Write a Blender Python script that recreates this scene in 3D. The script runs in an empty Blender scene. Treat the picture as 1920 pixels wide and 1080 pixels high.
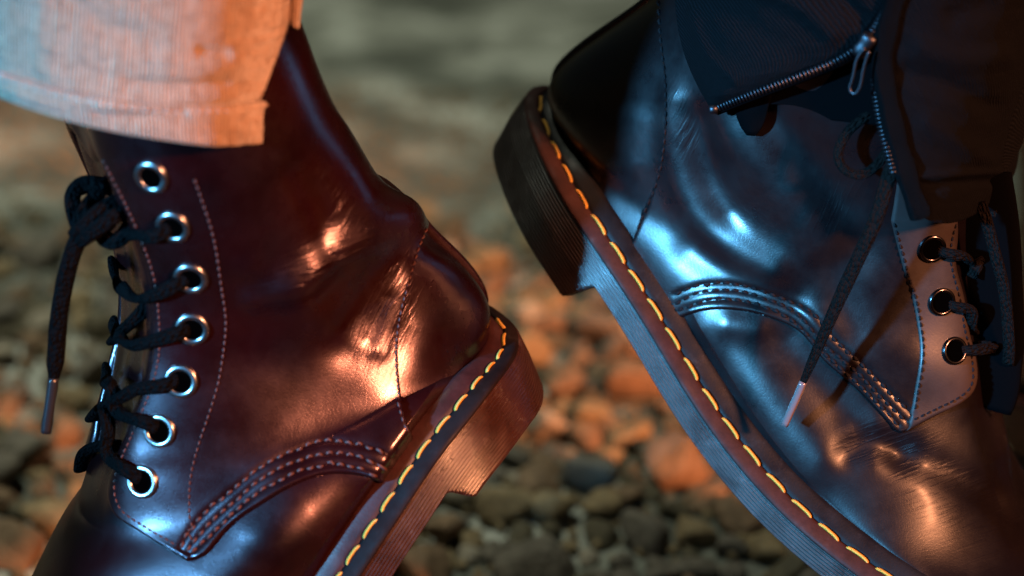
import bpy, math, random
import numpy as np
from mathutils import Vector, Matrix
from mathutils.bvhtree import BVHTree

random.seed(7); rng = np.random.default_rng(7)
SC = bpy.context.scene
COL = SC.collection
R = math.radians

# ------------------------------------------------------------------ camera, world, lights, exposure
PITCH, LENS, DIST = R(20.0), 85.0, 0.7556
CAM = np.array([0.0, 0.0, 0.398])
FWD = np.array([0.0, math.cos(PITCH), -math.sin(PITCH)])
UPV = np.array([0.0, math.sin(PITCH), math.cos(PITCH)])
RGT = np.array([1.0, 0.0, 0.0])
cd = bpy.data.cameras.new('camera'); cam = bpy.data.objects.new('camera', cd); COL.objects.link(cam)
cam.location = CAM; cam.rotation_euler = (math.pi/2 - PITCH, 0, 0)
cd.lens = LENS; cd.sensor_width = 36.0; cd.clip_start = 0.02; cd.clip_end = 400
cd.dof.use_dof = True; cd.dof.focus_distance = DIST - 0.03; cd.dof.aperture_fstop = 5.6
SC.camera = cam

w = bpy.data.worlds.new('World'); SC.world = w; w.use_nodes = True
nt = w.node_tree; bg = nt.nodes['Background']
sky = nt.nodes.new('ShaderNodeTexSky'); sky.sky_type = 'NISHITA'; sky.sun_disc = False
sky.sun_elevation = R(4); sky.sun_rotation = R(140)
nt.links.new(sky.outputs[0], bg.inputs[0]); bg.inputs[1].default_value = 0.01

AIM = CAM + FWD*DIST
def spot(name, pos, aim, power, color, radius, size, blend):
    ld = bpy.data.lights.new(name, 'SPOT'); o = bpy.data.objects.new(name, ld); COL.objects.link(o)
    o.location = pos; ld.energy = power; ld.color = color; ld.shadow_soft_size = radius
    ld.spot_size = R(size); ld.spot_blend = blend
    d = Vector(aim) - Vector(pos); o.rotation_euler = d.to_track_quat('-Z', 'Y').to_euler()
    return o
spot('blue_lamp', AIM + np.array([-1.66, -1.56, 0.62]), AIM + np.array([0.13, .035, -0.022]), 1400, (0.13, 0.54, 1.0), 0.06, 7.6, 0.6)
spot('amber_lamp', AIM + np.array([1.23, -1.32, 0.76]), AIM + np.array([0.0, 0.06, -0.04]), 530, (1.0, 0.36, 0.16), 0.08, 19, 0.6)
spot('far_ground_fill', (-0.55, 1.05, 2.6), (-0.32, 1.33, 0), 230, (0.95, 1.0, 0.80), 0.1, 37, 0.8)  # unseen fill spot, added to brighten the far ground and left stones

SC.view_settings.view_transform = 'Standard'; SC.view_settings.look = 'None'
SC.view_settings.exposure = 0.0; SC.view_settings.gamma = 1.0
SC.render.engine = 'CYCLES'; SC.cycles.use_denoising = True
SC.cycles.max_bounces = 6

# ------------------------------------------------------------------ numeric helpers
KX = 36.0/LENS/1920.0
def ray(p):
    p = np.asarray(p, float)
    return FWD + ((p[..., 0]-960)*KX)[..., None]*RGT + ((540-p[..., 1])*KX)[..., None]*UPV
def project(P):
    d = P - CAM; z = d@FWD
    return np.stack([960 + (d@RGT)/z/KX, 540 - (d@UPV)/z/KX], -1)
class Plane:
    """The plane that halves a boot or a leg: points are given by picture direction and side distance k (m)."""
    def __init__(s, pix, depth, yaw):
        s.N = np.array([math.sin(yaw), -math.cos(yaw), 0.0]); s.O = CAM + ray(np.array(pix))*depth
    def P(s, px, k=0.0):
        r = ray(px); k = np.asarray(k, float)
        t = ((s.O - CAM)@s.N + k)/(r@s.N)
        return CAM + r*t[..., None]
def ncs(t, y, q):
    """natural cubic spline of rows y at knots t, read at q"""
    t = np.asarray(t, float); y = np.asarray(y, float); n = len(t)
    if y.ndim == 1: y = y[:, None]
    h = np.diff(t); A = np.zeros((n, n)); b = np.zeros((n, y.shape[1])); A[0, 0] = A[-1, -1] = 1
    for i in range(1, n-1):
        A[i, i-1], A[i, i], A[i, i+1] = h[i-1], 2*(h[i-1]+h[i]), h[i]
        b[i] = 6*((y[i+1]-y[i])/h[i] - (y[i]-y[i-1])/h[i-1])
    M = np.linalg.solve(A, b)
    i = np.clip(np.searchsorted(t, q, 'right')-1, 0, n-2); hh = h[i][:, None]
    a = (t[i+1]-q)[:, None]; c = (q-t[i])[:, None]
    return M[i]*a**3/(6*hh) + M[i+1]*c**3/(6*hh) + (y[i]/hh - M[i]*hh/6)*a + (y[i+1]/hh - M[i+1]*hh/6)*c
def curve(pts, n=None, step=None):
    """smooth curve through pts, evenly spaced"""
    pts = np.asarray(pts, float)
    t = np.r_[0, np.cumsum(np.linalg.norm(np.diff(pts, axis=0), axis=1))]
    if len(pts) == 2: f = lambda q: pts[0] + (pts[1]-pts[0])*(q/t[-1])[:, None]
    else: f = lambda q: ncs(t, pts, q)
    d = f(np.linspace(0, t[-1], 600)); L = np.r_[0, np.cumsum(np.linalg.norm(np.diff(d, axis=0), axis=1))]
    if n is None: n = max(2, int(round(L[-1]/step))+1)
    return np.stack([np.interp(np.linspace(0, L[-1], n), L, d[:, j]) for j in range(d.shape[1])], -1)
def unit(v): return v/np.maximum(np.linalg.norm(v, axis=-1, keepdims=True), 1e-12)
def segdist(px, poly, closed=False):
    """distance of points px to polyline, and the direction to it"""
    P = np.asarray(poly, float); Q = np.roll(P, -1, 0) if closed else P[1:]; P0 = P if closed else P[:-1]
    best = np.full(len(px), 1e9); near = np.zeros((len(px), 2))
    for a, b in zip(P0, Q):
        d = b-a; L = d@d
        if L < 1e-9: continue
        s = np.clip(((px-a)@d)/L, 0, 1); c = a + s[:, None]*d
        r = np.hypot(*(px-c).T); m = r < best; best[m] = r[m]; near[m] = c[m]
    return best, near
def inside(px, poly):
    P = np.asarray(poly, float); Q = np.roll(P, -1, 0); c = np.zeros(len(px), bool); x, y = px.T
    for (x0, y0), (x1, y1) in zip(P, Q):
        if y0 == y1: continue
        c ^= ((y0 > y) != (y1 > y)) & (x < (x1-x0)*(y-y0)/(y1-y0)+x0)
    return c
def noise3(p, seed, octaves=3):
    """cheap smooth noise: sum of sines in random directions"""
    g = np.random.default_rng(seed); o = 0; f = 1.0; a = 1.0
    for k in range(octaves):
        for _ in range(5):
            d = unit(g.normal(size=3)); o = o + a*np.sin((p@d)*f*g.uniform(.7, 1.4) + g.uniform(0, 6.28))
        f *= 2.1; a *= .5
    return o/4

# ------------------------------------------------------------------ blender helpers
def mesh_from(name, V, F, mat, parent=None, smooth=True, uv=None, attrs=None):
    me = bpy.data.meshes.new(name); V = np.ascontiguousarray(V, np.float32).reshape(-1, 3)
    F = [np.asarray(f) for f in F] if isinstance(F, list) else [np.asarray(F)]
    F = [f for f in F if len(f)]
    tot = np.concatenate([np.full(len(f), f.shape[1]) for f in F]); idx = np.concatenate([f.reshape(-1) for f in F])
    me.vertices.add(len(V)); me.vertices.foreach_set('co', V.reshape(-1))
    me.loops.add(len(idx)); me.loops.foreach_set('vertex_index', idx.astype(np.int32))
    me.polygons.add(len(tot)); st = np.r_[0, np.cumsum(tot)[:-1]]
    me.polygons.foreach_set('loop_start', st.astype(np.int32)); me.polygons.foreach_set('loop_total', tot.astype(np.int32))
    me.polygons.foreach_set('use_smooth', np.full(len(tot), smooth))
    if uv is not None:
        l = me.uv_layers.new(name='UVMap'); l.data.foreach_set('uv', np.asarray(uv, np.float32)[idx].reshape(-1))
    for k_, a_ in (attrs or {}).items(): me.attributes.new(k_, 'FLOAT', 'POINT').data.foreach_set('value', np.ascontiguousarray(a_, np.float32))
    me.update(calc_edges=True); me.validate()
    if mat: me.materials.append(mat)
    o = bpy.data.objects.new(name, me); COL.objects.link(o)
    if parent: adopt(o, parent)
    return o
def adopt(o, parent):
    o.parent = parent; o.matrix_parent_inverse = WORLD[parent.name].inverted() if parent.name in WORLD else Matrix()
WORLD = {}
def empty(name, loc):
    o = bpy.data.objects.new(name, None); COL.objects.link(o); o.location = Vector(loc); o.empty_display_size = .02
    WORLD[o.name] = Matrix.Translation(Vector(loc)); return o
def tag(o, label=None, cat=None, group=None, kind=None):
    for k, v in (('label', label), ('category', cat), ('group', group), ('kind', kind)):
        if v: o[k] = v
    return o
def quads(n, m, close_m=False, flip=False):
    i, j = np.meshgrid(np.arange(n-1), np.arange(m if close_m else m-1), indexing='ij'); k = (j+1) % m
    f = np.stack([i*m+j, i*m+k, (i+1)*m+k, (i+1)*m+j], -1).reshape(-1, 4)
    return f[:, ::-1] if flip else f
def grid_normals(G):
    du = np.gradient(G, axis=0); dv = np.gradient(G, axis=1); return unit(np.cross(du, dv))
def sweep(pts, ra, rb, hint, nseg=12, ribs=0, ribd=0.0, power=1.0, cap=True, taper=None):
    """tube of oval section along pts: ra half width across, rb half thickness along hint"""
    pts = np.asarray(pts); T = unit(np.gradient(pts, axis=0)); hint = np.broadcast_to(hint, pts.shape)
    H = unit(hint - T*(hint*T).sum(-1, keepdims=True)); S = np.cross(T, H)
    a = np.linspace(0, 2*np.pi, nseg, endpoint=False); c, s = np.cos(a), np.sin(a)
    c = np.sign(c)*abs(c)**power; s = np.sign(s)*abs(s)**power
    k = 1 + (ribd*np.cos(a*ribs) if ribs else 0)
    tp = np.ones(len(pts)) if taper is None else taper
    V = pts[:, None] + (S[:, None]*(ra*c)[None, :, None] + H[:, None]*(rb*s*k)[None, :, None])*tp[:, None, None]
    n = len(pts); F = [quads(n, nseg, True)]; V = V.reshape(-1, 3)
    if cap:
        V = np.concatenate([V, pts[:1], pts[-1:]]); j = np.arange(nseg); j2 = (j+1) % nseg; b = (n-1)*nseg
        F.append(np.concatenate([np.stack([j2, j, np.full(nseg, n*nseg)], -1), np.stack([b+j, b+j2, np.full(nseg, n*nseg+1)], -1)]))
    u = np.repeat(np.r_[0, np.cumsum(np.linalg.norm(np.diff(pts, axis=0), axis=1))], nseg); v = np.tile(a/6.2832, n)
    uv = np.stack([u, v], -1); uv = np.concatenate([uv, uv[:1], uv[-1:]]) if cap else uv
    return V, F, uv
def joined(parts):
    V = []; F = {}; n = 0
    for p in parts:
        V.append(p[0])
        for f in (p[1] if isinstance(p[1], list) else [p[1]]): F.setdefault(f.shape[1], []).append(f+n)
        n += len(p[0])
    return np.concatenate(V), [np.concatenate(f) for f in F.values()]
def shell(G, thick):
    """closed cloth sheet from a grid of points"""
    n, m = G.shape[:2]; Nn = grid_normals(G); B = G - Nn*thick
    V = np.concatenate([G.reshape(-1, 3), B.reshape(-1, 3)]); q = quads(n, m); s = n*m
    ring = np.r_[np.arange(m), np.arange(1, n)*m+m-1, (n-1)*m+np.arange(m-2, -1, -1), np.arange(n-2, 0, -1)*m]
    r2 = np.roll(ring, -1); side = np.stack([r2, ring, ring+s, r2+s], -1)
    return V, [np.concatenate([q, q[:, ::-1]+s, side])]

# ------------------------------------------------------------------ materials
def mat(name, base, rough, spec=0.5, metal=0.0, coat=0.0, coat_rough=0.1, sheen=0.0):
    m = bpy.data.materials.new(name); m.use_nodes = True; b = m.node_tree.nodes['Principled BSDF']
    b.inputs['Base Color'].default_value = (*base, 1); b.inputs['Roughness'].default_value = rough
    b.inputs['Metallic'].default_value = metal; b.inputs['Specular IOR Level'].default_value = spec
    b.inputs['Coat Weight'].default_value = coat; b.inputs['Coat Roughness'].default_value = coat_rough
    b.inputs['Sheen Weight'].default_value = sheen
    return m
def N_(m, t, **kw):
    n = m.node_tree.nodes.new(t)
    for k, v in kw.items():
        if k in n.inputs: n.inputs[k].default_value = v
        else: setattr(n, k, v)
    return n
def L_(m, a, b): m.node_tree.links.new(a, b)
def coords(m, kind='Object'): return N_(m, 'ShaderNodeTexCoord').outputs[kind]
def noise(m, scale, detail=3.0, co=None, rough=.5):
    n = N_(m, 'ShaderNodeTexNoise', Scale=scale, Detail=detail, Roughness=rough)
    L_(m, co if co else coords(m), n.inputs['Vector']); return n.outputs['Fac']
def ramp(m, fac, stops):
    r = N_(m, 'ShaderNodeValToRGB'); L_(m, fac, r.inputs[0]); e = r.color_ramp.elements
    while len(e) < len(stops): e.new(.5)
    for el, (p, c) in zip(e, stops): el.position = p; el.color = (*c, 1) if len(c) == 3 else c
    return r.outputs[0]
def bump(m, h, dist, strength=1.0, prev=None):
    b = N_(m, 'ShaderNodeBump', Distance=dist, Strength=strength); L_(m, h, b.inputs['Height'])
    if prev: L_(m, prev, b.inputs['Normal'])
    return b.outputs[0]
def pbsdf(m): return m.node_tree.nodes['Principled BSDF']
def leather(name, dark, mid, r0, r1, spec=.5, coat=.25, dirs=(65, 20)):
    m = mat(name, mid, .3, spec, coat=coat, coat_rough=.2); b = pbsdf(m)
    L_(m, ramp(m, noise(m, 28, 4), [(.3, dark), (.7, mid)]), b.inputs['Base Color'])
    sc = ramp(m, noise(m, 70, 6, rough=.65), [(.3, (r0,)*3), (.72, (r1,)*3)])
    wa = N_(m, 'ShaderNodeAttribute', attribute_name='wear'); ma = N_(m, 'ShaderNodeMath', operation='MULTIPLY_ADD'); L_(m, wa.outputs['Fac'], ma.inputs[0]); ma.inputs[1].default_value = .10; L_(m, sc, ma.inputs[2])
    L_(m, ma.outputs[0], b.inputs['Roughness'])
    sp_ = N_(m, 'ShaderNodeMath', operation='MULTIPLY_ADD'); L_(m, wa.outputs['Fac'], sp_.inputs[0]); sp_.inputs[1].default_value = -.68*spec; sp_.inputs[2].default_value = spec; L_(m, sp_.outputs[0], b.inputs['Specular IOR Level'])
    n1 = bump(m, noise(m, 2300, 3), .00004, .4)
    vo = N_(m, 'ShaderNodeTexVoronoi', Scale=900.0, feature='DISTANCE_TO_EDGE'); L_(m, coords(m), vo.inputs['Vector'])
    vr = ramp(m, vo.outputs['Distance'], [(0, (0, 0, 0)), (.12, (1, 1, 1))])
    nrm = bump(m, vr, .00002, .35, n1)
    nrm = bump(m, noise(m, 330, 4), .00006, .2, nrm)
    for k, (at, a) in enumerate(zip(('crease_a', 'crease_b'), dirs)):      # flex creases where the boot bends
        mp = N_(m, 'ShaderNodeMapping'); mp.inputs['Rotation'].default_value = (0, 0, R(a)); mp.inputs['Scale'].default_value = (14, 150, 1)
        rt = N_(m, 'ShaderNodeMapping'); rt.inputs['Rotation'].default_value = (0, 0, R(a)); L_(m, coords(m, 'UV'), rt.inputs[0])
        mp.inputs['Rotation'].default_value = (0, 0, 0); L_(m, rt.outputs[0], mp.inputs[0])
        nz = N_(m, 'ShaderNodeTexNoise', Scale=1.0, Detail=3.0, Distortion=.6); L_(m, mp.outputs[0], nz.inputs['Vector'])
        rg = ramp(m, nz.outputs['Fac'], [(.36, (0, 0, 0)), (.52, (1, 1, 1))])
        at_ = N_(m, 'ShaderNodeAttribute', attribute_name=at)
        ml = N_(m, 'ShaderNodeMath', operation='MULTIPLY'); L_(m, rg, ml.inputs[0]); L_(m, at_.outputs['Fac'], ml.inputs[1])
        nrm = bump(m, ml.outputs[0], .00035, .6, nrm)
    L_(m, nrm, b.inputs['Normal']); return m
OX = leather('oxblood_leather', (.0022, .0003, .0004), (.009, .0009, .001), .20, .34, .65, .05)
pbsdf(OX).inputs['Specular Tint'].default_value = (1, .74, .84, 1)
BK = leather('black_cherry_leather', (.0015, .001, .0015), (.003, .0015, .002), .24, .39, .50, .04)
def rubber(name, c, r, sp=.4, dust=.09):
    m = mat(name, c, r, sp); b = pbsdf(m)
    L_(m, ramp(m, noise(m, 150, 7, rough=.75), [(.3, tuple(x*.6 for x in c)), (.58, tuple(x*1.3 for x in c)), (.66, tuple(x*1.2+dust*.2 for x in c)), (.74, tuple(x+dust for x in c))]), b.inputs['Base Color'])
    L_(m, ramp(m, noise(m, 90, 5), [(.35, (r*.75,)*3), (.7, (r*1.35,)*3)]), b.inputs['Roughness'])
    L_(m, bump(m, noise(m, 1500, 3), .0001, .5), b.inputs['Normal']); return m
SOLE_L = rubber('brown_sole_rubber', (.022, .008, .006), .28)
SOLE_R = rubber('dark_sole_rubber', (.009, .0055, .005), .38)
RIM_L = rubber('brown_sole_rim', (.005, .002, .002), .7, .12, .015); RIM_R = rubber('red_brown_sole_rim', (.020, .007, .006), .7, .15, .03)
WELT_L = rubber('oxblood_welt', (.020, .006, .006), .46, .2, .03); WELT_R = rubber('black_welt', (.003, .0025, .003), .5, .12, .02)
YEL = mat('yellow_thread', (.42, .21, .02), .6); b = pbsdf(YEL)
_w = N_(YEL, 'ShaderNodeTexWave', Scale=900.0, Distortion=1.0); L_(YEL, coords(YEL), _w.inputs['Vector'])
L_(YEL, bump(YEL, _w.outputs['Fac'], .0003, .6), b.inputs['Normal'])
THREAD_L = mat('brown_thread', (.045, .013, .010), .6, .3); THREAD_K = mat('black_thread', (.004, .003, .004), .85, .12)
STEEL = mat('eyelet_nickel', (.32, .32, .33), .27, metal=1.0); GUN = mat('eyelet_gunmetal', (.05, .045, .05), .2, metal=1.0)
HOLE_SHADE = mat('eyelet_hole_painted_shade', (.0004, .0003, .0003), 1.0, .0)  # near-black colour stands in for the shade inside an eyelet
def lace_mat(name, c, sheen):
    m = mat(name, c, .9, .04, sheen=sheen); b = pbsdf(m); co = coords(m, 'UV')
    mp = N_(m, 'ShaderNodeMapping'); mp.inputs['Scale'].default_value = (700, 14, 1); L_(m, co, mp.inputs[0])
    ck = N_(m, 'ShaderNodeTexVoronoi', Scale=1.0); L_(m, mp.outputs[0], ck.inputs['Vector'])
    n1 = bump(m, ck.outputs['Distance'], .0012, 1.0); L_(m, bump(m, noise(m, 1200, 2), .0003, .5, n1), b.inputs['Normal']); return m
LACE_L = lace_mat('black_lace', (.0014, .0014, .0016), 0); LACE_R = lace_mat('brown_black_lace', (.0035, .0025, .0023), .0)
AGLET_K = mat('black_plastic_tip', (.01, .011, .013), .3); AGLET_C = mat('clear_plastic_tip', (.10, .07, .07), .12, coat=.5)
def cloth(name, c0, c1, su, sv, depth, rough=.85, sheen=.25, twill=False):
    m = mat(name, c1, rough, .05, sheen=sheen); b = pbsdf(m); co = coords(m, 'UV')
    mp = N_(m, 'ShaderNodeMapping'); mp.inputs['Scale'].default_value = (su, sv, 1)
    if twill: mp.inputs['Rotation'].default_value = (0, 0, R(40))
    L_(m, co, mp.inputs[0])
    wv = N_(m, 'ShaderNodeTexWave', Scale=1.0, Distortion=2.5, Detail=2.0); wv.inputs['Detail Scale'].default_value = 1.5
    L_(m, mp.outputs[0], wv.inputs['Vector'])
    nz = N_(m, 'ShaderNodeTexNoise', Scale=1.0, Detail=4.0); mp2 = N_(m, 'ShaderNodeMapping'); mp2.inputs['Scale'].default_value = (su*.9, 330 if not twill else 300, 1)
    L_(m, co, mp2.inputs[0]); L_(m, mp2.outputs[0], nz.inputs['Vector'])
    mx = N_(m, 'ShaderNodeMath', operation='MULTIPLY'); L_(m, wv.outputs['Fac'], mx.inputs[0]); L_(m, nz.outputs['Fac'], mx.inputs[1])
    L_(m, ramp(m, mx.outputs[0], [(.05, c0), (.5, c1)]), b.inputs['Base Color'])
    mp3 = N_(m, 'ShaderNodeMapping'); mp3.inputs['Scale'].default_value = (25, 260, 1); L_(m, co, mp3.inputs[0])
    nz3 = N_(m, 'ShaderNodeTexNoise', Scale=1.0, Detail=3.0); L_(m, mp3.outputs[0], nz3.inputs['Vector'])
    ad = N_(m, 'ShaderNodeMath', operation='MULTIPLY_ADD'); L_(m, nz3.outputs['Fac'], ad.inputs[0]); ad.inputs[1].default_value = 1.3; L_(m, mx.outputs[0], ad.inputs[2]); mx = ad
    n1 = bump(m, mx.outputs[0], depth, .8); L_(m, bump(m, noise(m, 220, 3), .0015, .35, n1), b.inputs['Normal']); return m
BEIGE = cloth('beige_knit', (.10, .062, .04), (.43, .27, .175), 285, 30, .0022)
DENIM = cloth('black_denim', (.0006, .0007, .0009), (.0022, .0022, .003), 330, 330, .0007, .85, .0, True)
INNER = mat('black_lining', (.0012, .0012, .0014), .95, .0)
ZIP = mat('zip_metal', (.035, .035, .04), .42, metal=1.0)

# ------------------------------------------------------------------ boots
POWER = .86
class Boot:
    def __init__(s, plane, rows, nt_, nphi, strokes, name, loc, leather_mat, dent=None, creases=((), ())):
        s.pl = plane; N = plane.N
        Fp = np.array([r[0] for r in rows], float); Lp = np.array([r[1] for r in rows], float)
        W = np.array([r[2] for r in rows])/1000.; PH = np.array([r[3] for r in rows])*np.pi
        mid = Fp*.35+Lp*.65; t = np.r_[0, np.cumsum(np.linalg.norm(np.diff(mid, axis=0), axis=1))]
        q = np.linspace(0, t[-1], nt_); f = ncs(t, Fp, q); l = ncs(t, Lp, q)
        wq = np.interp(q, t, W); ph = np.interp(q, t, PH)
        for _ in range(420):                                # smooth the width rows
            wq[1:-1] = (wq[:-2]+wq[2:]+2*wq[1:-1])/4; ph[1:-1] = (ph[:-2]+ph[2:]+2*ph[1:-1])/4
        kL = wq*np.clip(np.sin(ph), 0, 1)**POWER
        F3 = plane.P(f, 0); L3 = plane.P(l, kL); L0 = L3 - kL[:, None]*N
        u = np.linspace(0, 1, nphi); phi = ph[:, None]*u[None]
        a = (1-np.cos(phi))/(1-np.cos(ph))[:, None]; k = wq[:, None]*np.clip(np.sin(phi), 0, 1)**POWER
        G = F3[:, None] + (L0-F3)[:, None]*a[..., None] + N*k[..., None]
        Nn = grid_normals(G)
        if (Nn[nt_//2, nphi//2]@N) < 0: Nn = -Nn; s.flip = True
        else: s.flip = False
        if dent:
            tm = np.interp(q, [t[0], t[dent[0]-1], t[dent[0]], t[dent[1]]], [1, 1, 1, 0])**.7
            dn = dent[2]/1000.*tm[:, None]*np.exp(-(k/dent[3]*1000)**4)*(u[None] < .4)
            G = G + unit(L0-F3)[:, None]*dn[..., None]
        px = project(G).reshape(-1, 2); d = np.zeros(len(px))
        for pts, wd, h in strokes:
            c = curve(pts, step=10) if len(pts) > 1 else np.array([pts[0], (pts[0][0]+.01, pts[0][1])])
            r, _ = segdist(px, c); d += h/1000.*np.exp(-(r/wd)**2)
        d = d.reshape(nt_, nphi)
        edge = np.clip(u*12, 0, 1)[None]*np.clip((1-u)*14, 0, 1)[None]; d *= edge
        G = G + Nn*d[..., None]
        s.G = G; s.Nn = grid_normals(G)*(-1 if s.flip else 1); s.px = project(G); s.n, s.m = nt_, nphi; s.mask = {}
        for nm, spots in zip(('crease_a', 'crease_b', 'wear'), creases):
            a = np.zeros(len(px))
            for pts, wd, h in spots: a = np.maximum(a, h*np.exp(-(segdist(px, curve(pts, step=10))[0]/wd)**2))
            s.mask[nm] = a
        s.uv = px/1000.
        s.q, s.t, s.kL, s.L3, s.L0, s.F3 = q, t, kL, L3, L0, F3
        s.faces = quads(nt_, nphi, flip=not s.flip if False else s.flip)
        s.bvh = BVHTree.FromPolygons([tuple(v) for v in G[::2, ::2].reshape(-1, 3)], quads(len(G[::2]), len(G[0, ::2])).tolist())
        s.root = empty(name, loc); s.lea = leather_mat
    def mirror(s, P): return P - 2*((P-s.pl.O)@s.pl.N)[..., None]*s.pl.N
    def base(s, name):
        V = s.G.reshape(-1, 3); far = s.mirror(s.G[::3, ::3]); n2, m2 = far.shape[:2]
        v, f = joined([(V, s.faces), (far.reshape(-1, 3), quads(n2, m2, flip=not s.flip))])
        fl = lambda a: np.concatenate([a.reshape(s.n, s.m, -1).reshape(s.n*s.m, -1), a.reshape(s.n, s.m, -1)[::3, ::3].reshape(n2*m2, -1)])
        return mesh_from(name, v, f, s.lea, s.root, uv=fl(s.uv), attrs={k: fl(a)[:, 0] for k, a in s.mask.items()})
    def hit(s, p, lift=0.0):
        d = ray(np.array(p, float)); h = s.bvh.ray_cast(Vector(CAM), Vector(unit(d)))
        if h[0] is None: return None, None
        n = np.array(h[1]); n = n if n@s.pl.N > 0 or n@d < 0 else -n
        if n@d > 0: n = -n
        return np.array(h[0])+n*lift, n
    def panel(s, name, poly, h, soft=4.0, parent=None, far=True, mat_=None):
        """a leather piece: the part of the upper inside poly, raised by h, its edge rounded over"""
        px = s.px.reshape(-1, 2); r, near = segdist(px, poly, True); ins = inside(px, poly); sd = np.where(ins, r, -r)
        f = s.faces; keep = ins[f].any(1); f = f[keep]
        V = s.G.reshape(-1, 3).copy(); out = np.unique(f[~ins[f]])
        gi = np.gradient(s.G, axis=0).reshape(-1, 3); gj = np.gradient(s.G, axis=1).reshape(-1, 3)
        pi = np.gradient(s.px, axis=0).reshape(-1, 2)[out]; pj = np.gradient(s.px, axis=1).reshape(-1, 2)[out]
        dp = near[out]-px[out]; det = pi[:, 0]*pj[:, 1]-pi[:, 1]*pj[:, 0]; det = np.where(abs(det) < .05, 1e9, det)
        di = np.clip((dp[:, 0]*pj[:, 1]-dp[:, 1]*pj[:, 0])/det, -1.5, 1.5); dj = np.clip((pi[:, 0]*dp[:, 1]-pi[:, 1]*dp[:, 0])/det, -1.5, 1.5)
        V[out] += gi[out]*di[:, None]+gj[out]*dj[:, None]
        x = np.clip(sd/soft, 0, 1); hh = h/1000.*(np.sqrt(np.clip(1-(1-x)**2, 0, 1))*1.12-.12)
        V = V + s.Nn.reshape(-1, 3)*hh[:, None]
        use, inv = np.unique(f, return_inverse=True); f2 = inv.reshape(f.shape); v2 = V[use]
        parts = [(v2, f2)]
        if far: parts.append((s.mirror(v2), f2[:, ::-1]))
        v, ff = joined(parts)
        rp_ = 2 if far else 1
        return mesh_from(name, v, ff, mat_ or s.lea, parent or s.root, uv=np.tile(s.uv[use], (rp_, 1)), attrs={k: np.tile(a[use], rp_) for k, a in s.mask.items()})
    def stitches(s, name, line, pitch, length, rad, m, lift, parent=None, slant=0.0):
        c = curve(line, step=2.0); L = np.r_[0, np.cumsum(np.linalg.norm(np.diff(c, axis=0), axis=1))]; parts = []
        for a in np.arange(pitch*.5, L[-1]-length*.5, pitch):
            a += random.uniform(-.6, .6)
            pts = []
            for e in (-.5, 0, .5):
                p = np.array([np.interp(a+e*length, L, c[:, 0]), np.interp(a+e*length, L, c[:, 1])])
                tg = np.array([np.interp(a+2, L, c[:, 0])-np.interp(a-2, L, c[:, 0]), np.interp(a+2, L, c[:, 1])-np.interp(a-2, L, c[:, 1])])
                tg /= max(np.hypot(*tg), 1e-6); p = p + np.array([-tg[1], tg[0]])*e*slant
                h, n = s.hit(p, (lift + (rad*.5 if e == 0 else -rad*.6*1.6)))
                if h is None: break
                pts.append(h); nn = n
            if len(pts) < 3 or np.linalg.norm(pts[2]-pts[0]) > .01: continue
            pts = curve(pts, n=5); V, F, _ = sweep(pts, rad, rad, nn, 6, taper=np.array([.45, .9, 1, .9, .45])); parts.append((V, F))
        v, f = joined(parts); o = mesh_from(name, v, f, m, parent or s.root); o['kind'] = 'stuff'; return o
    def sole(s, r0, U0, Ht, taper, mats, tuck=.5, ribs_pitch=.00118):
        N = s.pl.N; i0 = np.searchsorted(s.q, s.t[r0]); Lc = s.L3[i0:].copy(); kk = s.kL[i0:].copy()
        # dense even stations from the heel's middle round to the toe
        kk[0] = 0; Lc[0] = s.L0[i0]
        arc = np.r_[0, np.cumsum(np.linalg.norm(np.diff(Lc, axis=0), axis=1))]; ns = 420; qa = np.linspace(0, arc[-1], ns)
        Lc = np.stack([np.interp(qa, arc, Lc[:, j]) for j in range(3)], -1)
        for _ in range(30): Lc[1:-1] = (Lc[:-2]+2*Lc[1:-1]+Lc[2:])/4
        k = (Lc-s.pl.O)@N; sag = Lc - k[:, None]*N
        # spine: heel direction constant, then follows the curve
        T = unit(np.gradient(sag, axis=0)); al = qa
        th = sag[int(ns*.5)] - sag[int(ns*.16)]; th = th/np.linalg.norm(th)
        wgt = np.clip((al-.07)/.05, 0, 1)[:, None]; T = unit(T*wgt + th*(1-wgt))
        for _ in range(60): T[1:-1] = (T[:-2]+2*T[1:-1]+T[2:])/4
        T = unit(T); U = np.cross(N, T); U = unit(U); U *= np.sign(U@U0)[:, None]
        tau = unit(np.gradient(Lc, axis=0)); O = np.cross(tau, U); sg = np.sign((O[ns//2]@N)); O = unit(O*sg)
        O = O - U*(O*U).sum(-1, keepdims=True); O = unit(O)
        O[0] = -T[0]
        for _ in range(40): O[1:-1] = unit(O[:-2]+2*O[1:-1]+O[2:])
        x = (sag-sag[0])@th                                            # distance forward of the heel
        H = Ht(x)
        s.sole_line = (Lc, O, U, qa, x)
        back = np.clip(1-qa/.05, 0, 1); back = back*back*(3-2*back); fo = 1-tuck*back
        def pt(o, h):
            o = np.where(o > 0, o*fo[:, None], o); sh = np.clip(h-.008, 0, 1)*(taper*np.clip(1-x/.05, 0, 1))[:, None]
            return Lc[:, None] + th*sh[..., None] + O[:, None]*(o[..., None]) - U[:, None]*(h[..., None])
        one = np.ones(ns)[:, None]
        wp = np.array([(-3, -.6), (-.8, -1.3), (.4, -1.2), (1.6, -.5), (2.8, .7), (3.9, 1.9), (4.4, 2.6), (4.6, 3.4)])/1000.
        G = pt(one*wp[:, 0], one*wp[:, 1]); parts = lambda g: joined([(g.reshape(-1, 3), quads(*g.shape[:2])), (s.mirror(g).reshape(-1, 3), quads(*g.shape[:2], flip=True))])
        v, f = parts(G); mesh_from('welt', v, f, mats[0], s.root)
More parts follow.
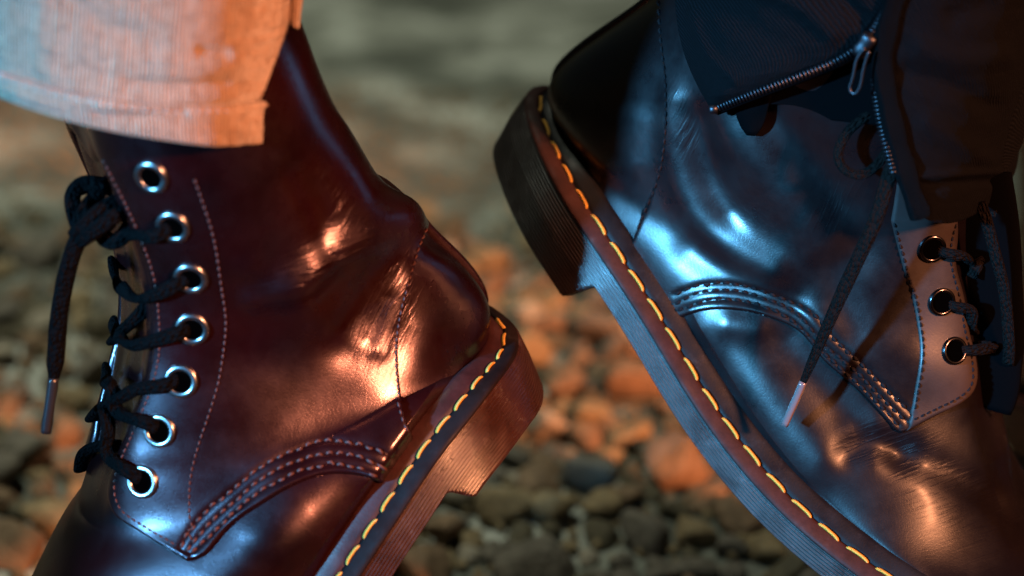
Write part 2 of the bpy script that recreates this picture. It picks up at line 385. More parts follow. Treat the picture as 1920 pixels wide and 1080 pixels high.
        rp = np.array([(4.4, 3.9), (4.8, 3.5), (5.4, 3.35), (6.2, 3.4), (7.4, 3.8), (8.8, 4.5), (9.8, 5.2), (10.3, 6.0), (10.2, 6.6), (9.7, 6.9)])/1000.
        G = pt(one*rp[:, 0], one*rp[:, 1]); v, f = parts(G); mesh_from('sole_rim', v, f, mats[1], s.root)
        nr = 18; hs = []; os_ = []
        for r in range(nr):
            for e, o in ((0, -.5), (.2, .0), (.5, .14), (.8, .0)): hs.append(.0066+(r+e)*ribs_pitch); os_.append(.0099+o/1000.)
        hs = np.array(hs); os_ = np.array(os_); hh = np.minimum(hs[None], H[:, None]); over = np.clip((hs[None]-H[:, None])/.002, 0, 1)
        oo = os_[None] - over*.004 - np.clip(hh-.016, 0, 1)*.12
        W = pt(oo, hh)
        # bottom: round under and in to the middle
        ctr = (Lc - k[:, None]*N)
        sh = (th[None]*(np.clip(H-.008, 0, 1)*taper*np.clip(1-x/.05, 0, 1))[:, None]); b1 = Lc + O*(.004*fo)[:, None] - U*(H+.0012)[:, None] + sh; b2 = ctr - U*(H+.0012)[:, None] + sh
        W = np.concatenate([W, b1[:, None], b2[:, None]], 1)
        v, f = parts(W); so = mesh_from('sole', v, f, mats[2], s.root)
        return so
    def welt_stitches(s, pitch, length, start, m, count=60):
        Lc, O, U, qa, x = s.sole_line; P = Lc + O*(.0054*(1-.5*(lambda b: b*b*(3-2*b))(np.clip(1-qa/.05, 0, 1))))[:, None] - U*.0032
        L = np.r_[0, np.cumsum(np.linalg.norm(np.diff(P, axis=0), axis=1))]; me = None; a = start; k = 0
        while a < L[-1]-length and k < count:
            p = [np.array([np.interp(a+e*length, L, P[:, j]) for j in range(3)]) for e in (0, .5, 1)]
            up = np.array([np.interp(a+.5*length, L, U[:, j]) for j in range(3)])
            ax = Vector(p[2]-p[0]).normalized(); up = Vector(up); up = (up-ax*up.dot(ax)).normalized(); sd = ax.cross(up)
            if me is None:
                c = np.array([(-length/2, 0, -.0008), (-length*.42, 0, -.0001), (-length*.2, 0, .00030), (length*.2, 0, .00030), (length*.42, 0, -.0001), (length/2, 0, -.0008)])
                V, F, uv = sweep(curve(c, n=9), .0006, .0005, np.array([0, 0, 1.0]), 8)
                o = mesh_from('welt_stitch', V, F, m, None); me = o.data
            else: o = bpy.data.objects.new('welt_stitch', me); COL.objects.link(o)
            M = Matrix(((ax.x, sd.x, up.x, p[1][0]), (ax.y, sd.y, up.y, p[1][1]), (ax.z, sd.z, up.z, p[1][2]), (0, 0, 0, 1)))
            adopt(o, s.root); o.matrix_world = M; o.matrix_basis = M @ Matrix.Rotation(random.uniform(-.05, .05), 4, 'Z')
            a += pitch*random.uniform(.97, 1.03); k += 1
    def eyelet(s, p, r_out, r_in, m, lift):
        c, n = s.hit(p, lift); n = Vector(unit(n)); ax = n.orthogonal().normalized(); ay = n.cross(ax); parts = []
        rm, rt = (r_out+r_in)/2, (r_out-r_in)/2
        prof = [(r_in, -.0012), (r_in, 0.0)] + [(rm-rt*math.cos(a), rt*.62*math.sin(a)) for a in np.linspace(.15, math.pi, 8)] + [(r_out+.0001, -.0006)]
        na = 36; V = []
        for rr, zz in prof:
            for a in np.linspace(0, 2*math.pi, na, endpoint=False): V.append(np.array(c)+np.array(ax)*rr*math.cos(a)+np.array(ay)*rr*math.sin(a)+np.array(n)*zz)
        o = mesh_from('eyelet', np.array(V), quads(len(prof), na, True), m, s.root)
        V = [np.array(c)-np.array(n)*.0001] + [np.array(c)+np.array(ax)*r_in*1.05*math.cos(a)+np.array(ay)*r_in*1.05*math.sin(a)-np.array(n)*.0001 for a in np.linspace(0, 2*math.pi, na, endpoint=False)]
        j = np.arange(na); h = mesh_from('eyelet_shade_disc', np.array(V), np.stack([np.zeros(na, int), 1+j, 1+(j+1) % na], -1), HOLE_SHADE, None)  # flat disc with the hole's shade painted on, no opening is cut
        WORLD.setdefault(o.name, Matrix.Translation(s.root.location)); h.parent = o; h.matrix_parent_inverse = Matrix()
        return c, np.array(n)
    def lace(s, pts, width, thick, m, step=.0012, name='lace', ribs=0, hint=None, parent=None, taper=None):
        P = []
        for q in pts:
            if isinstance(q[2], str):
                h, n = s.hit(q[:2], float(q[2][1:])/1000.); P.append(h)
            else: P.append(s.pl.P(np.array(q[:2], float), q[2]/1000.))
        c = curve(P, step=step); n = len(c)
        c = c + .0
        tp = np.ones(n) if taper is None else np.interp(np.linspace(0, 1, n), *taper)
        V, F, uv = sweep(c, width/2000., thick/2000., s.pl.N if hint is None else hint, 24 if ribs else 16, ribs, .12 if ribs else 0, .8, taper=tp)
        return mesh_from(name, V, F, m, parent or s.root, uv=uv)

# rows: centre-front point, back/featherline point, half width mm, sweep of the section (in pi)
rowsL = [((40, -150), (410, -260), 44, 1), ((85, 20), (470, -110), 44, 1), ((122, 165), (532, 27), 43, 1), ((152, 285), (592, 172), 41, 1),
 ((183, 380), (655, 277), 39, 1), ((208, 465), (708, 346), 37, 1), ((222, 545), (765, 388), 34.5, 1), ((224, 620), (798, 428), 33.5, 1),
 ((215, 690), (844, 474), 34, 1), ((200, 755), (888, 524), 35, 1), ((187, 800), (912, 572), 35, 1), ((180, 825), (917, 604), 35, 1),
 ((176, 848), (918, 634), 36.5, .93), ((170, 876), (904, 666), 38, .8), ((166, 905), (865, 704), 39, .70), ((162, 935), (817, 757), 41, .63),
 ((155, 965), (769, 815), 43, .59), ((140, 995), (706, 907), 46, .565), ((118, 1032), (639, 1008), 48, .55), ((92, 1085), (590, 1085), 49, .55),
 ((50, 1170), (525, 1180), 48, .54), ((-10, 1270), (430, 1290), 45, .54), ((-90, 1370), (280, 1390), 40, .54), ((-200, 1440), (60, 1450), 30, .54), ((-300, 1470), (-200, 1478), 14, .54)]
ARCS_L = ([(340, 1030), (372, 978), (404, 946), (441, 917), (494, 876), (547, 851), (610, 834), (658, 837), (697, 844), (733, 861)],
           [(350, 1036), (392, 988), (450, 935), (490, 900), (547, 873), (610, 856), (673, 861), (726, 880)],
           [(362, 1040), (405, 1000), (452, 955), (490, 924), (543, 894), (610, 874), (663, 878), (716, 892)])
PL = Plane((500, 600), DIST-.032, R(24))
strokesL = [
 ([(800, 432), (740, 470), (690, 560), (640, 640)], 42, -2.2), ([(770, 395), (700, 440), (640, 470), (560, 520)], 46, 2.4),
 ([(640, 250), (660, 340), (680, 400)], 28, .5), ([(560, 330), (600, 420), (610, 470)], 30, -1.6),
 ([(768, 520), (745, 590), (716, 660)], 16, .45), ([(735, 560), (700, 640)], 14, -.35), ([(845, 745), (775, 815), (705, 890)], 42, 2.2),
 ([(480, 650), (590, 680), (700, 620)], 110, -3.4), ([(748, 790), (672, 880), (575, 950)], 95, 3.8), ([(500, 1030), (450, 1110)], 80, 3.4), ([(800, 625), (782, 690)], 40, .9), ([(620, 470), (560, 520), (480, 560)], 26, 1.6), ([(640, 500), (600, 560)], 30, -1.0), ([(640, 640), (560, 560), (470, 500)], 30, .9),
]
strokesL += [(ln, 6.5, -.55) for ln in ARCS_L]
bootL = Boot(PL, rowsL, 720, 370, strokesL, 'ankle_boot', (-.14, .70, .0), OX, (11, 16, 5.0, 13.0),
 (([([(775, 470), (745, 560), (705, 660)], 40, .4), ([(620, 340), (660, 420)], 30, .35)], [([(560, 520), (620, 480), (680, 430)], 40, .6), ([(500, 560), (560, 520)], 60, .25)], [([(90, 1080), (160, 1040), (260, 1060)], 90, .9)])))
bootL.base('vamp')
edgeL = [(150, 170), (189, 291), (213, 339), (243, 402), (268, 465), (283, 517), (290, 576), (292, 635), (280, 713), (258, 774), (233, 836), (213, 893), (208, 920), (210, 940), (221, 966), (245, 985), (278, 1007), (335, 1043), (352, 1053)]
arcL = [(376, 1047), (409, 1015), (445, 978), (498, 942), (523, 926), (567, 904), (610, 891), (658, 890), (692, 897), (730, 915)]
seamL = [(768, 812), (757, 775), (750, 735), (746, 690), (745, 650), (750, 600), (760, 555), (774, 500), (787, 455), (797, 428)]
polyL = np.concatenate([curve(edgeL[:-1], step=6), curve([edgeL[-1]]+arcL, step=6), [(756, 938), (806, 872), (775, 838)], curve(seamL, step=6), [(830, 400), (770, 300), (560, -200), (60, -200)]])
bootL.panel('quarter', polyL, 1.8, 5)
eyeL = [(365, 328), (383, 380), (398, 428), (409, 484), (415, 532), (422, 595), (418, 650), (409, 713), (388, 787), (368, 852), (358, 905), (358, 962), (362, 1020)]
SOLEU_L = -RGT*.82 + UPV*.57
def heel_step(x0, hi, lo):
    def f(x): s = np.clip((x-x0)/.006, 0, 1); s = s*s*(3-2*s); return hi*(1-s)+lo*s
    return f
bootL.sole(11, SOLEU_L, heel_step(.0425, .0258, .0160), .36, (WELT_L, RIM_L, SOLE_L))
bootL.welt_stitches(.0093, .0068, .004, YEL)
LIFT_L = .0019
bootL.stitches('eyestay_stitching', eyeL, 13, 9.5, .00032, THREAD_L, LIFT_L)
bootL.stitches('edge_stitching', [(x+13, y+2) for x, y in edgeL[1:12]]+[(224, 925), (235, 955), (262, 977), (300, 1003), (340, 1028)], 12, 9, .0003, THREAD_L, LIFT_L)
for ln in ARCS_L:
    bootL.stitches('arc_stitching', ln, 19, 14, .00055, THREAD_L, LIFT_L)
bootL.stitches('seam_stitching', [(x-7, y) for x, y in seamL[::-1]], 13, 9.5, .00034, THREAD_L, LIFT_L)
bs = curve([bootL.L0[i]-0 for i in range(0, int(np.searchsorted(bootL.q, bootL.t[11])), 8)], step=.002)
V, F, uv = sweep(bs, .0022, .0016, PL.N, 10); mesh_from('back_strip', V, F, OX, bootL.root)
eyesL = [(289, 326), (328, 419), (360, 515), (362, 612), (342, 712), (303, 806), (272, 902)]
for p in eyesL: bootL.eyelet(p, .0049, .0031, STEEL, .0022)

LW, LTK = 4.4, 2.4
mainL = bootL.lace([(323, 420, 's0.6'), (309, 426, 's3.5'), (250, 440, 20), (215, 448, 10), (198, 440, 2)], LW, LTK, LACE_L)
for pts in ([(355, 516, 's0.6'), (335, 522, 's3.5'), (291, 547, 's4'), (257, 560, 15), (230, 541, 4), (213, 508, -10), (212, 490, -16)],
            [(357, 613, 's0.6'), (343, 614, 's3.5'), (291, 635, 's4'), (248, 648, 14), (222, 630, 2), (211, 604, -12)],
            [(300, 540, 12), (262, 590, 12), (235, 615, 4), (212, 640, -12)],
            [(337, 708, 's0.6'), (319, 716, 's3.5'), (278, 726, 's4'), (233, 742, 14), (193, 762, 0), (172, 785, -14)],
            [(298, 802, 's0.6'), (290, 791, 's3.5'), (246, 766, 's5'), (213, 738, 10), (198, 713, -2), (200, 690, -12)],
            [(267, 898, 's0.6'), (258, 884, 's3.5'), (225, 844, 's4'), (203, 805, 10), (196, 770, 4)],
            [(232, 838, 8), (205, 836, 4), (180, 838, -2), (157, 852, -10), (151, 880, -16)]):
    bootL.lace(pts, LW, LTK, LACE_L)
# the bow: loops and the hanging end
for pts in ([(228, 400, 14), (190, 420, 8), (155, 435, 4), (140, 400, 2), (138, 362, 0), (160, 344, 0), (184, 350, 2), (172, 378, 4), (158, 400, 8), (170, 440, 10)],
            [(236, 372, 12), (200, 388, 14), (165, 415, 14), (142, 440, 10)],
            [(240, 395, 16), (215, 405, 18), (180, 430, 16), (150, 452, 10)],
            [(246, 420, 16), (228, 445, 16), (205, 452, 12), (190, 436, 8), (206, 415, 10)],
            [(150, 352, -4), (180, 345, -6), (215, 355, -4)]):
    bootL.lace(pts, LW+.4, LTK+.8, LACE_L, name='lace_knot')
bootL.lace([(200, 400, 12), (165, 425, 12), (149, 445, 10), (132, 487, 8), (118, 547, 6), (108, 620, 5), (103, 690, 5), (101, 708, 5), (100, 714, 5)], 5.2, 3.4, LACE_L, name='lace_end', taper=([0, .9, .95, 1], [1, 1, .75, .55]))
bootL.lace([(100.5, 708, 5), (97, 735, 5), (91, 775, 5), (86, 811, 5)], 3.0, 2.8, AGLET_K, name='lace_tip')

rowsR = [((1990, -120), (1480, -330), 44, 1), ((1925, 40), (1400, -190), 44, 1), ((1875, 210), (1300, -75), 42, 1), ((1848, 320), (1213, 6), 38, 1), ((1836, 410), (1119, 72), 36, 1),
 ((1836, 480), (1069, 111), 35, 1), ((1840, 545), (1042, 144), 35, 1), ((1846, 600), (1034, 180), 35, 1), ((1850, 635), (1046, 222), 36, .93), ((1853, 665), (1080, 290), 37, .82),
 ((1856, 695), (1135, 380), 38, .70), ((1858, 730), (1191, 462), 39, .63), ((1864, 775), (1264, 574), 40, .59), ((1880, 850), (1367, 741), 43, .565),
 ((1905, 940), (1494, 897), 46, .55), ((1960, 1025), (1594, 986), 47, .55), ((2060, 1100), (1712, 1070), 47, .54), ((2200, 1165), (1880, 1160), 45, .54), ((2340, 1215), (2080, 1225), 40, .54), ((2450, 1250), (2280, 1265), 28, .54), ((2520, 1285), (2470, 1288), 12, .54)]
ARCS_R = ([(1267, 552), (1311, 536), (1372, 533), (1433, 547), (1489, 569), (1528, 591), (1561, 632), (1609, 676), (1657, 724), (1706, 775)],
           [(1267, 569), (1317, 549), (1378, 547), (1439, 563), (1494, 588), (1549, 647), (1594, 685), (1652, 743), (1698, 789)],
           [(1272, 583), (1317, 566), (1372, 563), (1433, 577), (1483, 599), (1544, 659), (1594, 704), (1643, 753), (1684, 796)])
PR = Plane((1450, 560), DIST+.024, R(-27))
strokesR = [
 ([(1268, 190), (1272, 280), (1290, 350), (1335, 425), (1400, 478), (1450, 505)], 34, 1.8), ([(1318, 220), (1330, 310), (1370, 390)], 38, -1.5), ([(1200, 230), (1195, 300)], 40, 1.2),
 ([(1345, 190), (1410, 280), (1480, 360), (1550, 440)], 50, 2.2), ([(1430, 200), (1520, 310), (1610, 450)], 52, -2.2), ([(1300, 470), (1400, 530), (1490, 560)], 36, -1.3), ([(1370, 605), (1420, 615)], 26, 1.2), ([(1560, 500), (1600, 620)], 40, -1.2),
 ([(1330, 620), (1400, 690), (1450, 760), (1540, 850)], 56, 2.2), ([(1480, 640), (1560, 740), (1600, 800)], 44, -1.6),
 ([(1590, 850), (1640, 830), (1690, 850)], 30, -1.7), ([(1600, 810), (1640, 800)], 28, .9), ([(1620, 880), (1700, 900), (1770, 960), (1850, 1020)], 54, .35), ([(1690, 850), (1790, 890), (1900, 950)], 34, -1.5),
 ([(1560, 930), (1640, 980)], 50, -.6), ([(1740, 690), (1770, 700)], 60, 1.0),
]
strokesR += [(ln, 6.5, -.55) for ln in ARCS_R]
bootR = Boot(PR, rowsR, 720, 370, strokesR, 'ankle_boot', (.22, .70, .0), BK, (8, 13, 2.0, 12.0),
 (([([(1590, 330), (1560, 400)], 40, .14), ([(1280, 200), (1300, 260)], 30, .25)], [([(1610, 835), (1660, 830), (1720, 850)], 34, .55), ([(1760, 890), (1900, 950)], 26, .5), ([(1700, 900), (1850, 1010)], 40, .25)], [([(1650, 850), (1800, 950), (1960, 1080)], 150, 1.0)])))
bootR.base('vamp')
edgeR = [(1800, 200), (1792, 300), (1792, 415), (1792, 444), (1789, 493), (1797, 531), (1806, 574), (1812, 618), (1821, 656), (1827, 690), (1827, 712), (1820, 734), (1795, 758), (1755, 779), (1710, 803), (1691, 811)]
arcR = [(1676, 806), (1643, 768), (1590, 715), (1541, 671), (1494, 618), (1456, 600), (1411, 587), (1361, 581), (1317, 584), (1283, 594), (1240, 612)]
seamR = [(1180, 470), (1194, 433), (1213, 383), (1236, 322), (1244, 278), (1249, 206), (1247, 139), (1241, 83), (1236, 11), (1232, -40)]
polyR = np.concatenate([curve(edgeR, step=6), curve(arcR, step=6), [(1200, 560)], curve(seamR, step=6), [(1232, -400), (1990, -400), (1850, 0)]])
bootR.panel('quarter', polyR, 1.3, 5)
eyeR = [(1668, 410), (1674, 435), (1683, 473), (1693, 512), (1708, 565), (1716, 613), (1720, 651), (1717, 695), (1710, 733), (1704, 770)]
polyE = np.concatenate([curve(eyeR, step=6), [(1700, 800)], curve(edgeR[::-1], step=6), [(1700, 200)]])
WORN = leather('worn_dusty_leather', (.004, .003, .003), (.024, .016, .015), .34, .6, .4, 0)
bootR.panel('eyestay', polyE, 2.1, 9, mat_=WORN)
SOLEU_R = RGT*.81 + UPV*.59
bootR.sole(7, SOLEU_R, heel_step(.0545, .0280, .0146), .18, (WELT_R, RIM_R, SOLE_R), .3)
bootR.welt_stitches(.0108, .0083, .004, YEL)
bootR.stitches('eyestay_stitching', [(x+8, y) for x, y in eyeR], 14, 9, .00040, THREAD_K, .0022)
bootR.stitches('edge_stitching', [(1784, 415), (1777, 444), (1776, 493), (1784, 531), (1793, 574), (1799, 618), (1808, 656), (1813, 690), (1810, 722), (1788, 743), (1750, 764), (1710, 786)], 12, 9, .00036, THREAD_K, .0022)
for ln in ARCS_R:
    bootR.stitches('arc_stitching', ln, 18, 13, .00058, THREAD_K, .0014)
bootR.stitches('seam_stitching', [(x+5, y) for x, y in seamR[1:]], 17, 12, .00048, THREAD_K, .0014)
bs = curve([bootR.L0[i] for i in range(0, int(np.searchsorted(bootR.q, bootR.t[7])), 8)], step=.002)
V, F, uv = sweep(bs, .0022, .0014, PR.N, 10); mesh_from('back_strip', V, F, BK, bootR.root)
tg = curve([PR.P(np.array(p, float), .004) for p in [(1828, 330), (1842, 420), (1848, 520), (1852, 600), (1858, 680), (1862, 735), (1856, 765)]], step=.002)
V, F, uv = sweep(tg, .0115, .0024, PR.N, 20, taper=np.interp(np.linspace(0, 1, len(tg)), [0, .7, 1], [1, 1, .6])); mesh_from('tongue', V, F, INNER, bootR.root)
for p in [(1743, 462), (1760, 563), (1782, 657)]: bootR.eyelet(p, .0043, .0031, GUN, .0027)
RW, RT = 3.8, 1.4
for pts in ([(1749, 463, 's0.6'), (1758, 466, 's3.2'), (1782, 473, 's5'), (1816, 488, 12), (1836, 512, 2), (1842, 540, -8)],
            [(1768, 566, 's0.6'), (1776, 570, 's3.2'), (1797, 580, 's5'), (1821, 604, 12), (1838, 630, 0), (1842, 650, -10)],
            [(1790, 657, 's0.6'), (1799, 656, 's3.2'), (1826, 651, 's6'), (1850, 650, 8), (1870, 648, -6)]):
    bootR.lace(pts, RW, RT+.2, LACE_R, ribs=9, taper=([0, .2, 1], [.7, 1, 1]))
for pts in ([(1838, 380, 18), (1848, 410, 17), (1864, 469, 15), (1882, 541, 12), (1890, 613, 10), (1892, 660, 8), (1890, 682, 6)],
            [(1858, 395, 6), (1868, 440, 4), (1885, 520, 2), (1898, 600, 0), (1900, 670, -2)],
            [(1820, 520, 10), (1842, 490, 6), (1856, 520, 4), (1858, 560, 2), (1836, 604, 6)],
            [(1850, 640, 2), (1856, 690, 0), (1868, 730, -4), (1864, 758, -6)]):
    bootR.lace(pts, RW, RT, LACE_R, ribs=9)
bootR.lace([(1650, 200, 40), (1628, 216, 42), (1603, 234, 44), (1580, 262, 45), (1572, 298, 46), (1591, 323, 47), (1620, 326, 46), (1646, 307, 44), (1668, 275, 42)], 2.9, 1.8, LACE_R, ribs=9, name='lace_loop')
bootR.lace([(1685, 290, 44), (1667, 329, 46), (1652, 382, 48), (1628, 444, 50), (1594, 517, 51), (1561, 589, 52), (1532, 656, 52), (1512, 702, 52), (1505, 718, 52)], 4.6, 1.8, LACE_R, ribs=9, name='lace_end', taper=([0, .55, .9, 1], [1, .92, .65, .45]))
bootR.lace([(1506, 716, 52), (1494, 745, 52), (1482, 772, 52), (1471, 797, 52)], 2.3, 2.2, AGLET_C, name='lace_tip')
tag(bootL.root, 'polished oxblood leather ankle boot below the beige trouser hem, seven metal eyelets', 'boot')
tag(bootR.root, 'black cherry leather ankle boot under the zipped black trouser leg, lit blue', 'boot')

# the other boot of the pair, standing flat behind at the right edge
def second_boot():
    Lc = bootR.sole_line[0]; th = unit((bootR.sole_line[4] >= 0)[:, None]*0 + (Lc[210]-Lc[60])[None])[0]; th = unit(th - PR.N*(th@PR.N))
    p0 = Lc[0]; hz = unit(np.array([th[0], th[1], 0.])); Nv = PR.N
    def fr(a): b = np.cross(Nv, a); return np.stack([a, b, Nv], 1)
    Rm = fr(hz)@fr(th).T; tgt = np.array([.203, .90, .034])
    M = Matrix(np.block([[Rm, (tgt-Rm@p0)[:, None]], [np.zeros((1, 3)), np.ones((1, 1))]]).tolist())
    r = bootR.root.copy(); COL.objects.link(r); r.matrix_world = M @ Matrix.Translation(bootR.root.location)
    r.matrix_basis = M @ Matrix.Translation(bootR.root.location)
    for ch in bootR.root.children:
        if ch.name.split('.')[0] in ('vamp', 'quarter', 'sole', 'sole_rim', 'welt', 'back_strip'):
            c = ch.copy(); COL.objects.link(c); c.parent = r; c.matrix_parent_inverse = ch.matrix_parent_inverse.copy()
    tag(r, 'blurred dark boot standing behind at the right edge, heel just in frame', 'boot')
bpy.context.view_layer.update(); second_boot()

# ------------------------------------------------------------------ trouser legs
def loft(pl, rows, n, m, kfun, strokes=(), sag=None):
    A = np.array([r[0] for r in rows], float); B = np.array([r[1] for r in rows], float); kw = np.array([r[2:] for r in rows])/1000.
    mid = (A+B)/2; t = np.r_[0, np.cumsum(np.maximum(np.linalg.norm(np.diff(mid, axis=0), axis=1), 1))]; q = np.linspace(0, t[-1], n)
    a = ncs(t, A, q); b = ncs(t, B, q); k = np.stack([np.interp(q, t, kw[:, j]) for j in range(kw.shape[1])], -1)
    u = np.linspace(0, 1, m); off = kfun(k, u)                       # n x m side distances
    kA, kB = off[:, 0], off[:, -1]
    A3 = pl.P(a, kA)-kA[:, None]*pl.N; B3 = pl.P(b, kB)-kB[:, None]*pl.N
    s = kfun.along(u) if hasattr(kfun, 'along') else u
    G = A3[:, None] + (B3-A3)[:, None]*s[None, :, None] + pl.N*off[..., None]
    if strokes:
        Nn = grid_normals(G); Nn *= np.sign(Nn[n//2, m//2]@pl.N); px = project(G).reshape(-1, 2); d = np.zeros(len(px))
        for pts, wd, h in strokes:
            r, _ = segdist(px, curve(pts, step=8)); d += h/1000.*np.exp(-(r/wd)**2)
        G = G + Nn*d.reshape(n, m)[..., None]
    return G
def half_round(k, u): return k[:, :1]*np.sin(np.pi*u)[None]**.8
half_round.along = lambda u: (1-np.cos(np.pi*u))/2
def grid_uv(G):
    n, m = G.shape[:2]; du = np.linalg.norm(np.diff(G, axis=1), axis=2).mean(0); dv = np.linalg.norm(np.diff(G, axis=0), axis=2).mean(1)
    U, Vv = np.meshgrid(np.r_[0, np.cumsum(du)], np.r_[0, np.cumsum(dv)]); return np.stack([U, Vv], -1).reshape(-1, 2)
def cloth_part(name, G, m, parent, thick=.0014, mirror=None):
    V, F = shell(G, thick); uv = np.tile(grid_uv(G), (2, 1))
    if mirror is not None:
        far = mirror(G[:, ::-1]); v2, f2 = shell(far, thick); V2, F2 = joined([(V, F), (v2, f2)]); return mesh_from(name, V2, F2, m, parent, uv=np.concatenate([uv, uv]))
    return mesh_from(name, V, F, m, parent, uv=uv)
def orient(G, pl):
    Nn = grid_normals(G); return G if Nn[G.shape[0]//2, G.shape[1]//2]@pl.N > 0 else G[:, ::-1]

legL = tag(empty('trouser_leg', (-.14, .72, .17)), 'beige knitted cotton trouser leg hanging over the oxblood boot', 'trousers')
PT = Plane((500, 600), DIST-.034, R(22))
rT = [((-95, -260), (545, -240), 58), ((-92, -120), (525, -100), 57), ((-92, -30), (515, -5), 56), ((-90, 40), (508, 60), 55), ((-88, 75), (497, 125), 54), ((-86, 95), (490, 155), 54), ((-84, 105), (490, 180), 54), ((-80, 120), (492, 212), 53)]
sT = [([(85, -40), (85, 60), (95, 125), (150, 172), (205, 192)], 30, 1.1), ([(190, 188), (280, 190), (380, 186), (440, 184)], 13, 1.0), ([(185, 212), (260, 216), (340, 212)], 12, -.9), ([(200, 262), (330, 270), (440, 264)], 12, .6),
      ([(150, 20), (210, 50), (280, 85)], 30, -1.3), ([(300, 120), (380, 130), (440, 120)], 26, 1.1), ([(240, 150), (330, 160), (420, 152)], 12, -.7), ([(380, 95), (420, 100)], 12, -.7), ([(420, 262), (470, 270)], 10, -.5)]
G = loft(PT, rT, 200, 260, half_round, sT); G = orient(G, PT)
def mirrorT(P): return P - 2*((P-PT.O)@PT.N)[..., None]*PT.N
cloth_part('front_panel', G, BEIGE, legL, .0016, mirrorT)
Hn = grid_normals(G); Hb = G[168:] + Hn[168:]*(.0011*np.clip(np.r_[0, .6, 1, np.ones(29)], 0, 1))[:, None, None]; Hb[-1] += Hn[-1]*-.0004
cloth_part('hem', Hb, BEIGE, legL, .003, mirrorT)
hs_ = G[172] + Hn[172]*.0013; pr_ = []; ac_ = np.r_[0, np.cumsum(np.linalg.norm(np.diff(hs_, axis=0), axis=1))]
for a_ in np.arange(.002, ac_[-1]-.003, .0030):
    q_ = np.stack([np.interp([a_, a_+.0011, a_+.0022], ac_, hs_[:, j]) for j in range(3)], -1); V, F, _ = sweep(q_, .00028, .00025, PT.N, 6, taper=np.array([.5, 1, .5])); pr_.append((V, F))
V, F = joined(pr_); tag(mesh_from('hem_stitching', V, F, mat('beige_thread', (.36, .25, .18), .7), legL), kind='stuff')
rb = [((462, -240), (552, -220), 32), ((462, -80), (534, -62), 32), ((462, -20), (526, -8), 31), ((466, 2), (524, 16), 30)]
G = loft(PT, rb, 40, 60, half_round); G = orient(G, PT); cloth_part('back_panel', G, BEIGE, legL, .0014, mirrorT)

legR = tag(empty('trouser_leg', (.25, .73, .23)), 'black denim trouser leg with open ankle zip over the blue-lit boot', 'trousers')
def panelk(k, u): return k[:, :1]*(1-u)[None] + k[:, 1:2]*u[None] + k[:, 2:3]*np.sin(np.pi*u)[None]
def frontk(k, u): return k[:, :1]*np.sqrt(np.clip(1-u**2, 0, 1))[None]
frontk.along = lambda u: u
class fk:
    def __call__(s, k, u): return k[:, :1]*np.cos(u*np.pi/2)[None]**.8
    def along(s, u): return np.sin(u*np.pi/2)
rF = [((1250, -140), (1720, -140), 36, 51, 8), ((1262, -60), (1694, -60), 37, 51, 8), ((1267, 20), (1662, 16), 38, 51, 8), ((1280, 92), (1618, 80), 40, 51, 7), ((1300, 145), (1530, 128), 43, 51, 5), ((1318, 180), (1430, 166), 45, 50, 3), ((1332, 203), (1346, 202), 46, 47, 0)]
sF = [([(1420, -30), (1520, 20), (1560, 60)], 22, 2.2), ([(1480, -40), (1590, 10), (1620, 40)], 16, -2.2), ([(1340, -20), (1420, 60), (1500, 110)], 26, -1.0), ([(1300, 20), (1330, 100), (1380, 150)], 12, .9)]
G = orient(loft(PR, rF, 120, 200, panelk, sF), PR); cloth_part('zip_flap', G, DENIM, legR, .0018)
rP = [((1712, -140), (2010, -140), 50), ((1692, -60), (1978, -60), 50), ((1664, 50), (1945, 60), 50), ((1655, 110), (1925, 140), 49), ((1664, 180), (1900, 215), 48), ((1682, 260), (1884, 275), 47), ((1700, 325), (1876, 312), 46), ((1716, 375), (1872, 345), 45), ((1728, 405), (1866, 372), 44)]
sP = [([(1730, 90), (1800, 110), (1880, 105)], 22, 1.6), ([(1700, 140), (1790, 165), (1860, 200)], 20, -2.0), ([(1740, 230), (1800, 270), (1850, 300)], 22, 1.8), ([(1720, 330), (1800, 325), (1880, 320)], 8, 1.5), ([(1720, 348), (1800, 344), (1880, 338)], 8, -1.2), ([(1790, 30), (1850, 10)], 22, -1.5)]
G = orient(loft(PR, rP, 140, 160, fk(), sP), PR); cloth_part('front_panel', G, DENIM, legR, .0018, bootR.mirror)
# rolled fold along the front panel's open edge
fe = curve([PR.P(np.array(r[0], float), (r[2]+1)/1000.) for r in rP], step=.002); V, F, uv = sweep(fe, .0034, .0024, PR.N, 14, taper=1+.08*np.sin(np.arange(len(fe))*.9)); mesh_from('fold', V, F, DENIM, legR, uv=uv)
# lining inside the opening
rI = [((1500, -140), (1760, -140), 44, 46, 0), ((1480, 20), (1700, 20), 43, 45, 0), ((1390, 140), (1690, 110), 41, 44, 0), ((1378, 190), (1690, 150), 40.5, 43, 0), ((1470, 196), (1690, 190), 41.5, 43, 0), ((1560, 226), (1690, 240), 42, 43, 0)]
G = orient(loft(PR, rI, 60, 60, panelk), PR); cloth_part('lining', G, INNER, legR, .0012)
rI = [((1372, 175), (1450, 160), 41, 42, 0), ((1380, 215), (1440, 205), 41.5, 42, 1), ((1394, 246), (1424, 246), 41.5, 42, 1), ((1400, 254), (1416, 255), 41.5, 41.5, 0)]
G = orient(loft(PR, rI, 30, 20, panelk), PR); cloth_part('facing_tab', G, INNER, legR, .0012)
# back half of the leg on the far side
rB = [((1240, -140), (1720, -140), 50), ((1262, -60), (1694, -60), 50), ((1300, 20), (1690, 30), 50), ((1340, 60), (1690, 110), 48)]
G = orient(loft(PR, rB, 40, 60, lambda k, u: k[:, :1]*np.sin(np.pi*(.1+.5*u))[None]), PR); V, F = shell(bootR.mirror(G)[:, ::-1], .0014); mesh_from('back_panel', V, F, DENIM, legR)
